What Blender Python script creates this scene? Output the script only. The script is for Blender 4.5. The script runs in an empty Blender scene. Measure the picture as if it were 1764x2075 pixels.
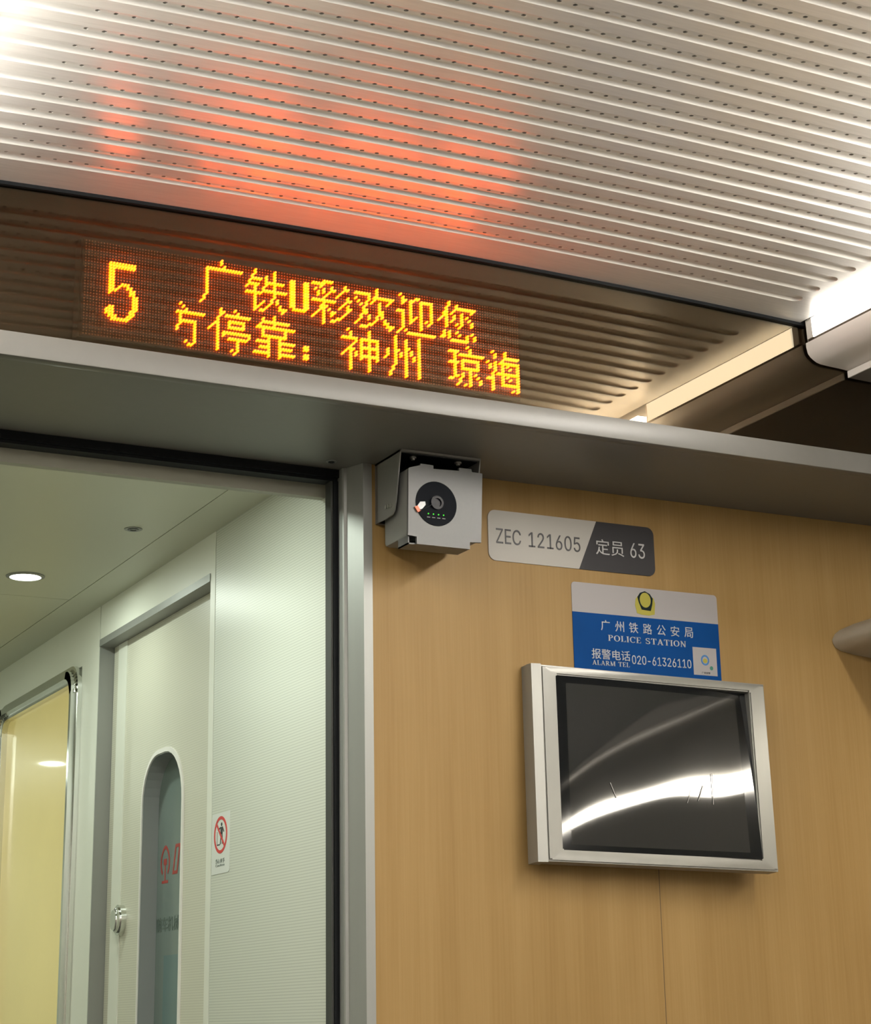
import bpy, bmesh, math, random
from mathutils import Matrix, Vector
random.seed(7)
C = bpy.context.scene.collection
PI = math.pi
Z0 = 1.22                     # eye height above the floor; positions below are written relative to eye level

# ------------------------------------------------------------------ camera
cam_d = bpy.data.cameras.new('camera')
cam = bpy.data.objects.new('camera', cam_d); C.objects.link(cam)
FPX, PPX, PPY = 3849.9, 883.9, 903.77           # focal length and principal point in pixels of the 1764x2075 frame
cam_d.sensor_fit = 'AUTO'; cam_d.sensor_width = 36.0
cam_d.lens = FPX / 2075 * 36.0
cam_d.shift_x = (882 - PPX) / 2075
cam_d.shift_y = (PPY - 1037.5) / 2075
cam_d.clip_start = 0.02; cam_d.clip_end = 60
yaw, pitch, roll = 0.47317122859, 0.29552133713, -0.01882741613
fw = Vector((math.sin(yaw)*math.cos(pitch), math.cos(yaw)*math.cos(pitch), math.sin(pitch)))
r0 = Vector((math.cos(yaw), -math.sin(yaw), 0)); u0 = r0.cross(fw)
rt = math.cos(roll)*r0 + math.sin(roll)*u0; up = -math.sin(roll)*r0 + math.cos(roll)*u0
cam.matrix_world = Matrix(((rt.x, up.x, -fw.x, 0), (rt.y, up.y, -fw.y, 0), (rt.z, up.z, -fw.z, Z0), (0, 0, 0, 1)))
sc = bpy.context.scene
sc.camera = cam

# ------------------------------------------------------------------ world, exposure
w = bpy.data.worlds.new('world'); sc.world = w; w.use_nodes = True
w.node_tree.nodes['Background'].inputs[0].default_value = (0.02, 0.022, 0.025, 1)
w.node_tree.nodes['Background'].inputs[1].default_value = 1.0
vs = sc.view_settings
vs.view_transform = 'Standard'; vs.look = 'None'; vs.gamma = 1.0; vs.use_curve_mapping = False
vs.exposure = 0.0
sc.cycles.max_bounces = 14; sc.cycles.transparent_max_bounces = 24; sc.cycles.glossy_bounces = 10
sc.cycles.diffuse_bounces = 5
sc.cycles.sample_clamp_indirect = 6.0
sc.cycles.caustics_reflective = True

# lamp strengths
RACK_LAMP = 54.0
CEIL_LAMP = 86.0
CEIL_LAMP_LEFT = 40.0
COVE_STRIP = 8.0
SPOT_W = 4.0
LED_E = 27.0
LED_SIDE = 24.0

# ------------------------------------------------------------------ materials
def new_mat(name):
    m = bpy.data.materials.new(name); m.use_nodes = True
    nt = m.node_tree
    return m, nt, nt.nodes['Principled BSDF']

def plain(name, col, rough=0.5, metal=0.0, spec=0.5, var=0.0, scale=30.0, stretch=(1, 1, 1), coat=0.0, bump=0.0):
    m, nt, b = new_mat(name)
    b.inputs['Base Color'].default_value = (*col, 1)
    b.inputs['Roughness'].default_value = rough
    b.inputs['Metallic'].default_value = metal
    b.inputs['Specular IOR Level'].default_value = spec
    b.inputs['Coat Weight'].default_value = coat
    b.inputs['Coat Roughness'].default_value = 0.03
    if var or bump:
        tc = nt.nodes.new('ShaderNodeTexCoord'); mp = nt.nodes.new('ShaderNodeMapping')
        mp.inputs['Scale'].default_value = stretch
        nz = nt.nodes.new('ShaderNodeTexNoise'); nz.inputs['Scale'].default_value = scale; nz.inputs['Detail'].default_value = 4
        nt.links.new(tc.outputs['Object'], mp.inputs[0]); nt.links.new(mp.outputs[0], nz.inputs['Vector'])
        if var:
            cr = nt.nodes.new('ShaderNodeValToRGB')
            lo = [max(0, c*(1-var)) for c in col]; hi = [min(1, c*(1+var)) for c in col]
            cr.color_ramp.elements[0].position = 0.3; cr.color_ramp.elements[1].position = 0.7
            cr.color_ramp.elements[0].color = (*lo, 1); cr.color_ramp.elements[1].color = (*hi, 1)
            nt.links.new(nz.outputs['Fac'], cr.inputs[0]); nt.links.new(cr.outputs[0], b.inputs['Base Color'])
        if bump:
            bp = nt.nodes.new('ShaderNodeBump'); bp.inputs['Strength'].default_value = bump; bp.inputs['Distance'].default_value = 0.002
            nt.links.new(nz.outputs['Fac'], bp.inputs['Height']); nt.links.new(bp.outputs[0], b.inputs['Normal'])
    return m

def emit(name, col, s):
    m = bpy.data.materials.new(name); m.use_nodes = True
    nt = m.node_tree; nt.nodes.remove(nt.nodes['Principled BSDF'])
    e = nt.nodes.new('ShaderNodeEmission'); e.inputs[0].default_value = (*col, 1); e.inputs[1].default_value = s
    nt.links.new(e.outputs[0], nt.nodes['Material Output'].inputs[0])
    return m

def wood_mat():
    m, nt, b = new_mat('wood_laminate')
    b.inputs['Roughness'].default_value = 0.5
    b.inputs['Specular IOR Level'].default_value = 0.22
    tc = nt.nodes.new('ShaderNodeTexCoord')
    mp = nt.nodes.new('ShaderNodeMapping'); mp.inputs['Scale'].default_value = (260, 1, 5)
    nz = nt.nodes.new('ShaderNodeTexNoise'); nz.inputs['Scale'].default_value = 1; nz.inputs['Detail'].default_value = 5
    mp2 = nt.nodes.new('ShaderNodeMapping'); mp2.inputs['Scale'].default_value = (24, 1, 1.2)
    nz2 = nt.nodes.new('ShaderNodeTexNoise'); nz2.inputs['Scale'].default_value = 1; nz2.inputs['Detail'].default_value = 2
    nt.links.new(tc.outputs['Object'], mp.inputs[0]); nt.links.new(mp.outputs[0], nz.inputs['Vector'])
    nt.links.new(tc.outputs['Object'], mp2.inputs[0]); nt.links.new(mp2.outputs[0], nz2.inputs['Vector'])
    ad = nt.nodes.new('ShaderNodeMath'); ad.operation = 'MULTIPLY_ADD'; ad.inputs[1].default_value = 0.6
    nt.links.new(nz2.outputs['Fac'], ad.inputs[0]); 
    mu = nt.nodes.new('ShaderNodeMath'); mu.operation = 'MULTIPLY'; mu.inputs[1].default_value = 0.4
    nt.links.new(nz.outputs['Fac'], mu.inputs[0]); nt.links.new(mu.outputs[0], ad.inputs[2])
    cr = nt.nodes.new('ShaderNodeValToRGB')
    cr.color_ramp.elements[0].position = 0.32; cr.color_ramp.elements[0].color = (0.235, 0.143, 0.046, 1)
    cr.color_ramp.elements[1].position = 0.68; cr.color_ramp.elements[1].color = (0.295, 0.190, 0.071, 1)
    nt.links.new(ad.outputs[0], cr.inputs[0]); nt.links.new(cr.outputs[0], b.inputs['Base Color'])
    return m

def stripe_mat(name, col, dark, period):
    """off-white panel with fine horizontal ribs"""
    m, nt, b = new_mat(name)
    b.inputs['Roughness'].default_value = 0.38
    tc = nt.nodes.new('ShaderNodeTexCoord'); sp = nt.nodes.new('ShaderNodeSeparateXYZ')
    nt.links.new(tc.outputs['Object'], sp.inputs[0])
    mu = nt.nodes.new('ShaderNodeMath'); mu.operation = 'MULTIPLY'; mu.inputs[1].default_value = 2*PI/period
    sn = nt.nodes.new('ShaderNodeMath'); sn.operation = 'SINE'
    nt.links.new(sp.outputs['Z'], mu.inputs[0]); nt.links.new(mu.outputs[0], sn.inputs[0])
    mr = nt.nodes.new('ShaderNodeMapRange'); mr.inputs['From Min'].default_value = 0.25; mr.inputs['From Max'].default_value = 0.95
    nt.links.new(sn.outputs[0], mr.inputs['Value'])
    mx = nt.nodes.new('ShaderNodeMix'); mx.data_type = 'RGBA'
    mx.inputs['A'].default_value = (*col, 1); mx.inputs['B'].default_value = (*dark, 1)
    nt.links.new(mr.outputs[0], mx.inputs['Factor']); nt.links.new(mx.outputs['Result'], b.inputs['Base Color'])
    return m

def mirror_pane(name, tint, refl, rcol, rough=0.0):
    m = bpy.data.materials.new(name); m.use_nodes = True
    nt = m.node_tree; nt.nodes.remove(nt.nodes['Principled BSDF'])
    t = nt.nodes.new('ShaderNodeBsdfTransparent'); t.inputs[0].default_value = (*tint, 1)
    g = nt.nodes.new('ShaderNodeBsdfGlossy'); g.inputs['Color'].default_value = (*rcol, 1); g.inputs['Roughness'].default_value = rough
    mx = nt.nodes.new('ShaderNodeMixShader'); mx.inputs[0].default_value = refl
    nt.links.new(t.outputs[0], mx.inputs[1]); nt.links.new(g.outputs[0], mx.inputs[2])
    nt.links.new(mx.outputs[0], nt.nodes['Material Output'].inputs[0])
    return m

M = {}
M['ceil'] = plain('brushed_ceiling_metal', (0.84, 0.815, 0.765), rough=0.30, metal=0.45, var=0.04, scale=1.0, stretch=(25, 260, 25))
M['hole'] = plain('hole_dark', (0.012, 0.011, 0.01), rough=0.9)
M['cove'] = plain('cove_paint', (0.88, 0.86, 0.82), rough=0.42)
M['trim_white'] = plain('trim_white', (0.80, 0.78, 0.74), rough=0.35)
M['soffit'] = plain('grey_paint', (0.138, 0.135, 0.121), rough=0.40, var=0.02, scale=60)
M['wood'] = wood_mat()
M['groove'] = plain('groove_dark', (0.05, 0.035, 0.02), rough=0.8)
M['alu'] = plain('aluminium_trim', (0.27, 0.275, 0.258), rough=0.45, metal=0.35, var=0.03, scale=1, stretch=(40, 40, 3))
M['rubber'] = plain('black_rubber', (0.006, 0.007, 0.008), rough=0.55, spec=0.12)
M['rubber_grey'] = plain('grey_rubber', (0.045, 0.047, 0.043), rough=0.5, spec=0.2)
M['white_panel'] = plain('panel_white', (0.72, 0.73, 0.65), rough=0.42)
M['stripe'] = stripe_mat('ribbed_panel', (0.60, 0.62, 0.545), (0.46, 0.48, 0.42), 0.0043)
M['stripe_door'] = stripe_mat('ribbed_door', (0.62, 0.61, 0.51), (0.53, 0.52, 0.43), 0.0043)
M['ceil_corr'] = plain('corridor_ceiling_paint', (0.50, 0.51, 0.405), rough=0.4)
M['header'] = plain('header_paint', (0.36, 0.365, 0.30), rough=0.5, spec=0.2)
M['wall_light'] = plain('wall_light', (0.62, 0.59, 0.54), rough=0.5)
M['floor'] = plain('floor_vinyl', (0.10, 0.095, 0.09), rough=0.5, var=0.1, scale=200)
M['wall_beige'] = plain('wall_beige', (0.36, 0.33, 0.28), rough=0.5)
M['black'] = plain('black_plastic', (0.010, 0.011, 0.013), rough=0.35)
M['board'] = plain('board_black', (0.012, 0.009, 0.007), rough=0.6)
M['dot'] = plain('led_dot_unlit', (0.34, 0.225, 0.14), rough=0.3)
M['lit_side'] = emit('led_side_glow', (1.0, 0.120, 0.0005), LED_SIDE)  # glowing sides added to fill reflected trails and strengthen the ceiling glow
M['lit'] = emit('led_dot_lit', (1.0, 0.135, 0.010), LED_E)
M['pane_front'] = mirror_pane('bronze_pane_front', (0.68, 0.60, 0.50), 0.085, (1.0, 0.88, 0.66))
M['pane_back'] = mirror_pane('bronze_pane_back', (0.68, 0.60, 0.50), 0.105, (1.0, 0.86, 0.62))
M['cam_grey'] = plain('camera_grey', (0.078, 0.078, 0.075), rough=0.45, var=0.02, scale=200)
M['cam_grey_lightened'] = plain('camera_grey_lightened', (0.17, 0.17, 0.158), rough=0.45, var=0.02, scale=200)  # same camera paint, lightened to offset weaker light on the side faces
M['cam_dark'] = plain('camera_dark', (0.006, 0.0065, 0.008), rough=0.5, spec=0.1)
M['lens_face'] = plain('lens_face', (0.004, 0.005, 0.007), rough=0.5, spec=0.03)
M['lens'] = plain('lens_glass', (0.006, 0.006, 0.008), rough=0.35, spec=0.10)
M['green'] = emit('green_led', (0.12, 1.0, 0.08), 0.9)
M['orange_tab'] = plain('orange_tab', (0.65, 0.10, 0.015), rough=0.4)
M['clear_tab'] = plain('clear_tab', (0.32, 0.33, 0.33), rough=0.12)
M['screw'] = plain('screw_steel', (0.45, 0.45, 0.42), rough=0.3, metal=0.8)
M['sign_grey'] = plain('sign_silver', (0.40, 0.385, 0.35), rough=0.5, spec=0.2)
M['sign_dark'] = plain('sign_charcoal', (0.034, 0.033, 0.035), rough=0.5, spec=0.15)
M['ink'] = plain('ink_dark', (0.022, 0.022, 0.024), rough=0.5)
M['sign_white'] = plain('sign_white', (0.32, 0.305, 0.305), rough=0.5, spec=0.2)
M['sign_blue'] = plain('sign_blue', (0.003, 0.043, 0.17), rough=0.5, spec=0.05, var=0.12, scale=9)
M['white_ink'] = plain('white_ink', (0.42, 0.415, 0.41), rough=0.5)
M['gold'] = plain('emblem_gold', (0.30, 0.27, 0.022), rough=0.5)
M['emblem_dark'] = plain('emblem_dark', (0.006, 0.012, 0.012), rough=0.6, spec=0.1)
M['ring_blue'] = plain('ring_blue', (0.03, 0.14, 0.36), rough=0.5)
M['ring_green'] = plain('badge_green', (0.02, 0.17, 0.12), rough=0.5)
M['mon_frame'] = plain('monitor_frame', (0.235, 0.232, 0.21), rough=0.34, metal=0.35, var=0.03, scale=1, stretch=(30, 30, 4))
M['mon_black'] = plain('monitor_border', (0.004, 0.005, 0.006), rough=0.06, spec=0.55)
M['chrome'] = plain('chrome', (0.72, 0.73, 0.70), rough=0.16, metal=1.0)
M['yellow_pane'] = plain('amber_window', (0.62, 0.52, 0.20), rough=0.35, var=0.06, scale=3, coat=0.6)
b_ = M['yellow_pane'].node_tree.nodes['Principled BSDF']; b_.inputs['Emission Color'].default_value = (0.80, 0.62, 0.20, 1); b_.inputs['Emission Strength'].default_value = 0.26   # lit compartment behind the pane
M['teal_glass'] = plain('teal_frosted', (0.155, 0.20, 0.185), rough=0.16)
M['teal_light'] = plain('teal_lower', (0.12, 0.19, 0.19), rough=0.2)
M['logo_red'] = plain('logo_red', (0.34, 0.035, 0.025), rough=0.5)
M['logo_green'] = plain('logo_text', (0.07, 0.10, 0.085), rough=0.5)
M['sign_paper'] = plain('notice_white', (0.66, 0.68, 0.65), rough=0.45)
M['red'] = plain('notice_red', (0.58, 0.03, 0.025), rough=0.5)
M['rack'] = plain('rack_grey', (0.36, 0.33, 0.27), rough=0.4, metal=0.2)
M['bulk_under'] = plain('bulkhead_grey', (0.16, 0.155, 0.145), rough=0.45)
M['lamp_rack'] = emit('rack_lamp_diffuser', (1.0, 0.93, 0.80), RACK_LAMP)
M['lamp_cove'] = emit('cove_strip_diffuser', (1.0, 0.95, 0.86), COVE_STRIP)
M['lamp_ceil'] = emit('ceiling_lamp_diffuser', (1.0, 0.95, 0.88), CEIL_LAMP)
M['lamp_ceil_left'] = emit('ceiling_lamp_diffuser_left', (1.0, 0.95, 0.88), CEIL_LAMP_LEFT)
M['lamp_down'] = emit('downlight_lens', (0.93, 1.0, 0.90), 14.0)

def film_mat():
    """dark screen behind a slightly wavy glossy protective film"""
    m, nt, b = new_mat('screen_film')
    b.inputs['Base Color'].default_value = (0.013, 0.0140, 0.0132, 1)
    b.inputs['Roughness'].default_value = 0.5
    b.inputs['Specular IOR Level'].default_value = 0.05
    b.inputs['Coat Weight'].default_value = 1.0
    b.inputs['Coat Roughness'].default_value = 0.03
    b.inputs['Coat IOR'].default_value = 1.75
    return m
M['film'] = film_mat()
M['film_scratch'] = plain('film_crease', (0.34, 0.33, 0.31), rough=0.4)

# ------------------------------------------------------------------ builders
def bm_box(bm, x0, x1, y0, y1, z0, z1):
    v = [bm.verts.new(p) for p in ((x0,y0,z0),(x1,y0,z0),(x1,y1,z0),(x0,y1,z0),(x0,y0,z1),(x1,y0,z1),(x1,y1,z1),(x0,y1,z1))]
    fs = [bm.faces.new([v[i] for i in q]) for q in ((0,3,2,1),(4,5,6,7),(0,1,5,4),(1,2,6,5),(2,3,7,6),(3,0,4,7))]
    return fs

def box(x0, x1, y0, y1, z0, z1, bev=0.0):
    bm = bmesh.new(); bm_box(bm, x0, x1, y0, y1, z0, z1)
    if bev: bmesh.ops.bevel(bm, geom=bm.edges[:], offset=bev, segments=2, affect='EDGES', profile=0.5)
    return bm

def prism(pts, axis, a, b, bm=None):
    """closed outline pts (2D) extruded along axis from a to b. axis 'y': pts are (x,z); 'x': (y,z); 'z': (x,y)"""
    bm = bm or bmesh.new()
    f = {'y': lambda p, t: (p[0], t, p[1]), 'x': lambda p, t: (t, p[0], p[1]), 'z': lambda p, t: (p[0], p[1], t)}[axis]
    A = [bm.verts.new(f(p, a)) for p in pts]; B = [bm.verts.new(f(p, b)) for p in pts]
    n = len(pts)
    fs = [bm.faces.new(A), bm.faces.new(B[::-1])]
    for i in range(n): fs.append(bm.faces.new((A[i], B[i], B[(i+1) % n], A[(i+1) % n])))
    bmesh.ops.recalc_face_normals(bm, faces=fs)
    return bm

def frame_prism(outer, inner, axis, a, b):
    """ring between two outlines with the same number of points"""
    bm = bmesh.new()
    f = {'y': lambda p, t: (p[0], t, p[1]), 'x': lambda p, t: (t, p[0], p[1])}[axis]
    L = [[bm.verts.new(f(p, t)) for p in o] for o, t in ((outer, a), (inner, a), (inner, b), (outer, b))]
    n = len(outer)
    for k in range(4):
        P, Q = L[k], L[(k+1) % 4]
        for i in range(n): bm.faces.new((P[i], P[(i+1) % n], Q[(i+1) % n], Q[i]))
    bmesh.ops.recalc_face_normals(bm, faces=bm.faces[:])
    return bm

def rrect(x0, x1, z0, z1, r, n=6, rs=None):
    rs = rs or (r, r, r, r)       # radii: bottom-left, bottom-right, top-right, top-left
    out = []
    for (cx, cz, sx, sz, a0, rr) in ((x0, z0, 1, 1, PI, rs[0]), (x1, z0, -1, 1, 1.5*PI, rs[1]), (x1, z1, -1, -1, 0, rs[2]), (x0, z1, 1, -1, .5*PI, rs[3])):
        for i in range(n+1):
            a = a0 + (PI/2)*i/n
            out.append((cx + sx*rr + rr*math.cos(a), cz + sz*rr + rr*math.sin(a)))
    return out

def ring_pts(cx, cz, rx, rz, n=32): return [(cx + rx*math.cos(2*PI*i/n), cz + rz*math.sin(2*PI*i/n)) for i in range(n)]

def tube(path, r, n=8, closed=False):
    bm = bmesh.new(); rings = []
    P = [Vector(p) for p in path]; m = len(P)
    for i, p in enumerate(P):
        t = (P[(i+1) % m] - P[i-1]) if closed else (P[min(i+1, m-1)] - P[max(i-1, 0)])
        t.normalize()
        a = Vector((0, 0, 1)) if abs(t.z) < 0.9 else Vector((1, 0, 0))
        u = t.cross(a).normalized(); v = t.cross(u)
        rings.append([bm.verts.new(p + r*(math.cos(2*PI*k/n)*u + math.sin(2*PI*k/n)*v)) for k in range(n)])
    for i in range(m if closed else m-1):
        A, B = rings[i], rings[(i+1) % m]
        best = 0
        if closed and i == m-1:
            best = min(range(n), key=lambda s: (A[0].co - B[s].co).length)
        for k in range(n): bm.faces.new((A[k], A[(k+1) % n], B[(k+1+best) % n], B[(k+best) % n]))
    if not closed:
        bm.faces.new(rings[0]); bm.faces.new(rings[-1][::-1])
    bmesh.ops.recalc_face_normals(bm, faces=bm.faces[:])
    return bm

def merge(*bms):
    out = bms[0]
    for b in bms[1:]:
        me = bpy.data.meshes.new('tmp'); b.to_mesh(me); out.from_mesh(me); bpy.data.meshes.remove(me); b.free()
    return out

WORLD = {}
def origin_of(o):
    return WORLD[o.name]

def obj(name, bm, mats, parent=None, smooth=None, local=False, origin=None):
    """link bm as one mesh object; coordinates are room coordinates relative to eye level unless local"""
    me = bpy.data.meshes.new(name)
    if not isinstance(mats, (list, tuple)): mats = [mats]
    for m in mats: me.materials.append(m)
    if not local: bmesh.ops.translate(bm, verts=bm.verts[:], vec=(0, 0, Z0))
    o = bpy.data.objects.new(name, me); C.objects.link(o)
    if parent is not None:
        o.parent = parent
        if not local: bmesh.ops.translate(bm, verts=bm.verts[:], vec=-WORLD[parent.name])
        WORLD[o.name] = WORLD[parent.name].copy()
    else:
        if origin is None:
            xs = [v.co for v in bm.verts]
            mn = [min(c[i] for c in xs) for i in range(3)]; mx = [max(c[i] for c in xs) for i in range(3)]
            origin = Vector(((mn[0]+mx[0])/2, (mn[1]+mx[1])/2, mn[2]))
        else: origin = Vector(origin) + Vector((0, 0, Z0))
        bmesh.ops.translate(bm, verts=bm.verts[:], vec=-origin)
        o.location = origin; WORLD[o.name] = origin
    bm.to_mesh(me); bm.free()
    if smooth is not None:
        for p in me.polygons: p.use_smooth = True
        me.set_sharp_from_angle(angle=math.radians(smooth))
    return o

def thing(name, label, cat, loc, group=None, rot=None):
    o = bpy.data.objects.new(name, None); C.objects.link(o)
    o.empty_display_size = 0.05
    o.location = Vector(loc) + Vector((0, 0, Z0)); WORLD[o.name] = o.location.copy()
    if rot is not None: o.rotation_mode = 'QUATERNION'; o.rotation_quaternion = rot.to_quaternion()
    o['label'] = label; o['category'] = cat
    if group: o['group'] = group
    return o

def tag(o, label, cat, group=None, kind=None):
    o['label'] = label; o['category'] = cat
    if group: o['group'] = group
    if kind: o['kind'] = kind
    return o

def struct(name, bm, mats, label, cat, smooth=None):
    o = obj(name, bm, mats, smooth=smooth); o['kind'] = 'structure'; o['label'] = label; o['category'] = cat
    return o

# ---- lettering (Latin text in the grotesque face that ships with Blender, Chinese in its built-in fallback)
import os
FONT = None
try:
    FONT = bpy.data.fonts.load(os.path.join(bpy.utils.system_resource('DATAFILES'), 'fonts', 'Inter.woff2'))
except Exception:
    FONT = None
def text_bm(body, ext=0.5):
    cu = bpy.data.curves.new('lettering', 'FONT'); cu.body = body; cu.size = 1.0; cu.font = FONT if FONT and all(ord(q) < 256 for q in body) else cu.font; cu.resolution_u = 3
    t = bpy.data.objects.new('lettering', cu); C.objects.link(t)
    bpy.context.view_layer.update()
    me = t.to_mesh(); bm = bmesh.new(); bm.from_mesh(me); t.to_mesh_clear()
    bpy.data.objects.remove(t); bpy.data.curves.remove(cu)
    return bm

def fit(bm, x0, x1, z0, z1, bold=0.0):
    """scale flat lettering (in XY) into a box, return it in the plane as (x, z)"""
    xs = [v.co.x for v in bm.verts]; ys = [v.co.y for v in bm.verts]
    ax, bx, ay, by = min(xs), max(xs), min(ys), max(ys)
    for v in bm.verts:
        v.co = ((v.co.x-ax)/(bx-ax)*(x1-x0)+x0, (v.co.y-ay)/(by-ay)*(z1-z0)+z0, 0)
    return bm

def on_wall(bm, y, th=0.0006):
    """flat outline in (x, z, 0) to a thin raised layer on a wall facing -y at depth y"""
    r = bmesh.ops.extrude_face_region(bm, geom=bm.faces[:])
    for v in [g for g in r['geom'] if isinstance(g, bmesh.types.BMVert)]: v.co.z += th
    for v in bm.verts: v.co = (v.co.x, y - v.co.z, v.co.y)
    bmesh.ops.recalc_face_normals(bm, faces=bm.faces[:])
    return bm

def on_side(bm, x, th=0.0006):
    """flat outline in (-y, z) to a thin raised layer on a wall facing -x"""
    r = bmesh.ops.extrude_face_region(bm, geom=bm.faces[:])
    for v in [g for g in r['geom'] if isinstance(g, bmesh.types.BMVert)]: v.co.z += th
    for v in bm.verts: v.co = (x - v.co.z, -v.co.x, v.co.y)
    bmesh.ops.recalc_face_normals(bm, faces=bm.faces[:])
    return bm

def flat(pts):
    bm = bmesh.new(); bm.faces.new([bm.verts.new((p[0], p[1], 0)) for p in pts]); return bm

def flat_ring(outer, inner):
    bm = bmesh.new(); n = len(outer)
    A = [bm.verts.new((p[0], p[1], 0)) for p in outer]; B = [bm.verts.new((p[0], p[1], 0)) for p in inner]
    for i in range(n): bm.faces.new((A[i], A[(i+1) % n], B[(i+1) % n], B[i]))
    return bm

def bar2d(p, q, wd):
    p, q = Vector(p), Vector(q); d = (q-p).normalized(); n = Vector((-d.y, d.x))*wd/2
    return flat([tuple(p+n), tuple(p-n), tuple(q-n), tuple(q+n)])

# serif capitals: stems (thick), hairlines (thin) and slab serifs on a 0..1 high cell
def serif_letter(ch):
    T, H, S = 0.17, 0.065, 0.055
    def stem(x, z0=0.0, z1=1.0, s0=True, s1=True, t=T):
        b = [flat([(x, z0), (x+t, z0), (x+t, z1), (x, z1)])]
        if s0: b.append(flat([(x-.08, z0), (x+t+.08, z0), (x+t+.08, z0+S), (x-.08, z0+S)]))
        if s1: b.append(flat([(x-.08, z1-S), (x+t+.08, z1-S), (x+t+.08, z1), (x-.08, z1)]))
        return b
    def arm(x0, x1, z, serif=0):
        b = [flat([(x0, z-H/2), (x1, z-H/2), (x1, z+H/2), (x0, z+H/2)])]
        if serif: b.append(flat([(x1-.06, z-H/2), (x1, z-H/2), (x1, z+serif), (x1-.06, z+serif)]) if serif > 0 else flat([(x1-.06, z+serif), (x1, z+serif), (x1, z+H/2), (x1-.06, z+H/2)]))
        return b
    def bowl(cx, cz, rx, rz, a0, a1, thick, n=20):
        bm = bmesh.new(); prev = None
        for i in range(n+1):
            a = a0+(a1-a0)*i/n
            k = abs(math.cos(a))
            t = H + (thick-H)*k
            o = bm.verts.new((cx+rx*math.cos(a), cz+rz*math.sin(a), 0)); q = bm.verts.new((cx+(rx-t)*math.cos(a), cz+(rz-min(t, H*1.3))*math.sin(a), 0))
            if prev: bm.faces.new((prev[0], o, q, prev[1]))
            prev = (o, q)
        return [bm]
    c = H/2
    if ch == 'I': p = stem(.1); w_ = .37
    elif ch == 'L': p = stem(.1) + arm(.1, .68, c, .26); w_ = .7
    elif ch == 'E': p = stem(.1) + arm(.1, .68, c, .24) + arm(.1, .55, .52, 0) + arm(.1, .66, 1-c, -.22); w_ = .72
    elif ch == 'T': p = stem(.32, s1=False) + arm(.02, .79, 1-c, -.24) + [flat([(.02, .74), (.08, .74), (.08, 1), (.02, 1)])]; w_ = .81
    elif ch == 'P': p = stem(.1) + bowl(.34, .735, .36, .265, -PI/2, PI/2, T) + arm(.2, .36, 1-c) + arm(.2, .36, .47+c); w_ = .72
    elif ch == 'R': p = stem(.1) + bowl(.34, .735, .34, .265, -PI/2, PI/2, T) + arm(.2, .36, 1-c) + arm(.2, .36, .47+c) + [bar2d((.38, .5), (.74, .03), .17), flat([(.62, 0), (.86, 0), (.86, S), (.62, S)])]; w_ = .86
    elif ch == 'O': p = bowl(.45, .5, .43, .5, 0, 2*PI, T, 36); w_ = .9
    elif ch == 'C': p = bowl(.45, .5, .43, .5, .24*PI, 1.76*PI, T, 30) + [flat([(.74, .66), (.80, .66), (.80, 1.0), (.74, 1.0)])]; w_ = .82
    elif ch == 'S': p = bowl(.33, .74, .29, .26, .25*PI, 1.42*PI, .15) + bowl(.36, .27, .31, .27, -.78*PI, .42*PI, .15) + [bar2d((.16, .62), (.56, .40), .15), flat([(.52, .70), (.58, .70), (.58, 1), (.52, 1)]), flat([(.06, 0), (.12, 0), (.12, .32), (.06, .32)])]; w_ = .7
    elif ch == 'A': p = [bar2d((.13, .02), (.42, .98), .07), bar2d((.42, .98), (.72, .02), .17), flat([(.2, .28), (.62, .28), (.62, .28+H), (.2, .28+H)]), flat([(0, 0), (.27, 0), (.27, S), (0, S)]), flat([(.55, 0), (.88, 0), (.88, S), (.55, S)])]; w_ = .88
    elif ch == 'N': p = stem(.12, t=.07) + [bar2d((.14, .98), (.70, .02), .17)] + stem(.68, s0=False, t=.07); w_ = .84
    elif ch == 'M': p = stem(.12, t=.07) + [bar2d((.15, .98), (.50, .03), .16), bar2d((.50, .03), (.84, .98), .07)] + stem(.82, t=T); w_ = 1.08
    else: return None, .42
    return merge(*p), w_

def serif_text(s):
    out = bmesh.new(); x = 0
    for ch in s:
        b, wd = serif_letter(ch)
        if b is not None:
            bmesh.ops.translate(b, verts=b.verts[:], vec=(x, 0, 0)); out = merge(out, b)
        x += wd + .10
    return out

# ================================================================== SETTING
YG = 2.200       # front face of the tinted glass
YL = 2.180       # front of the lip
YW = 2.4342      # wood end wall
XR = 1.1058      # right wall of the corridor
ZS = 0.7912      # soffit
XL, XRR, YB = -0.45, 2.62, -6.0
ZF = -Z0

def arch(x): return 1.038 - 0.029*(x-1.137)**2

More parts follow.
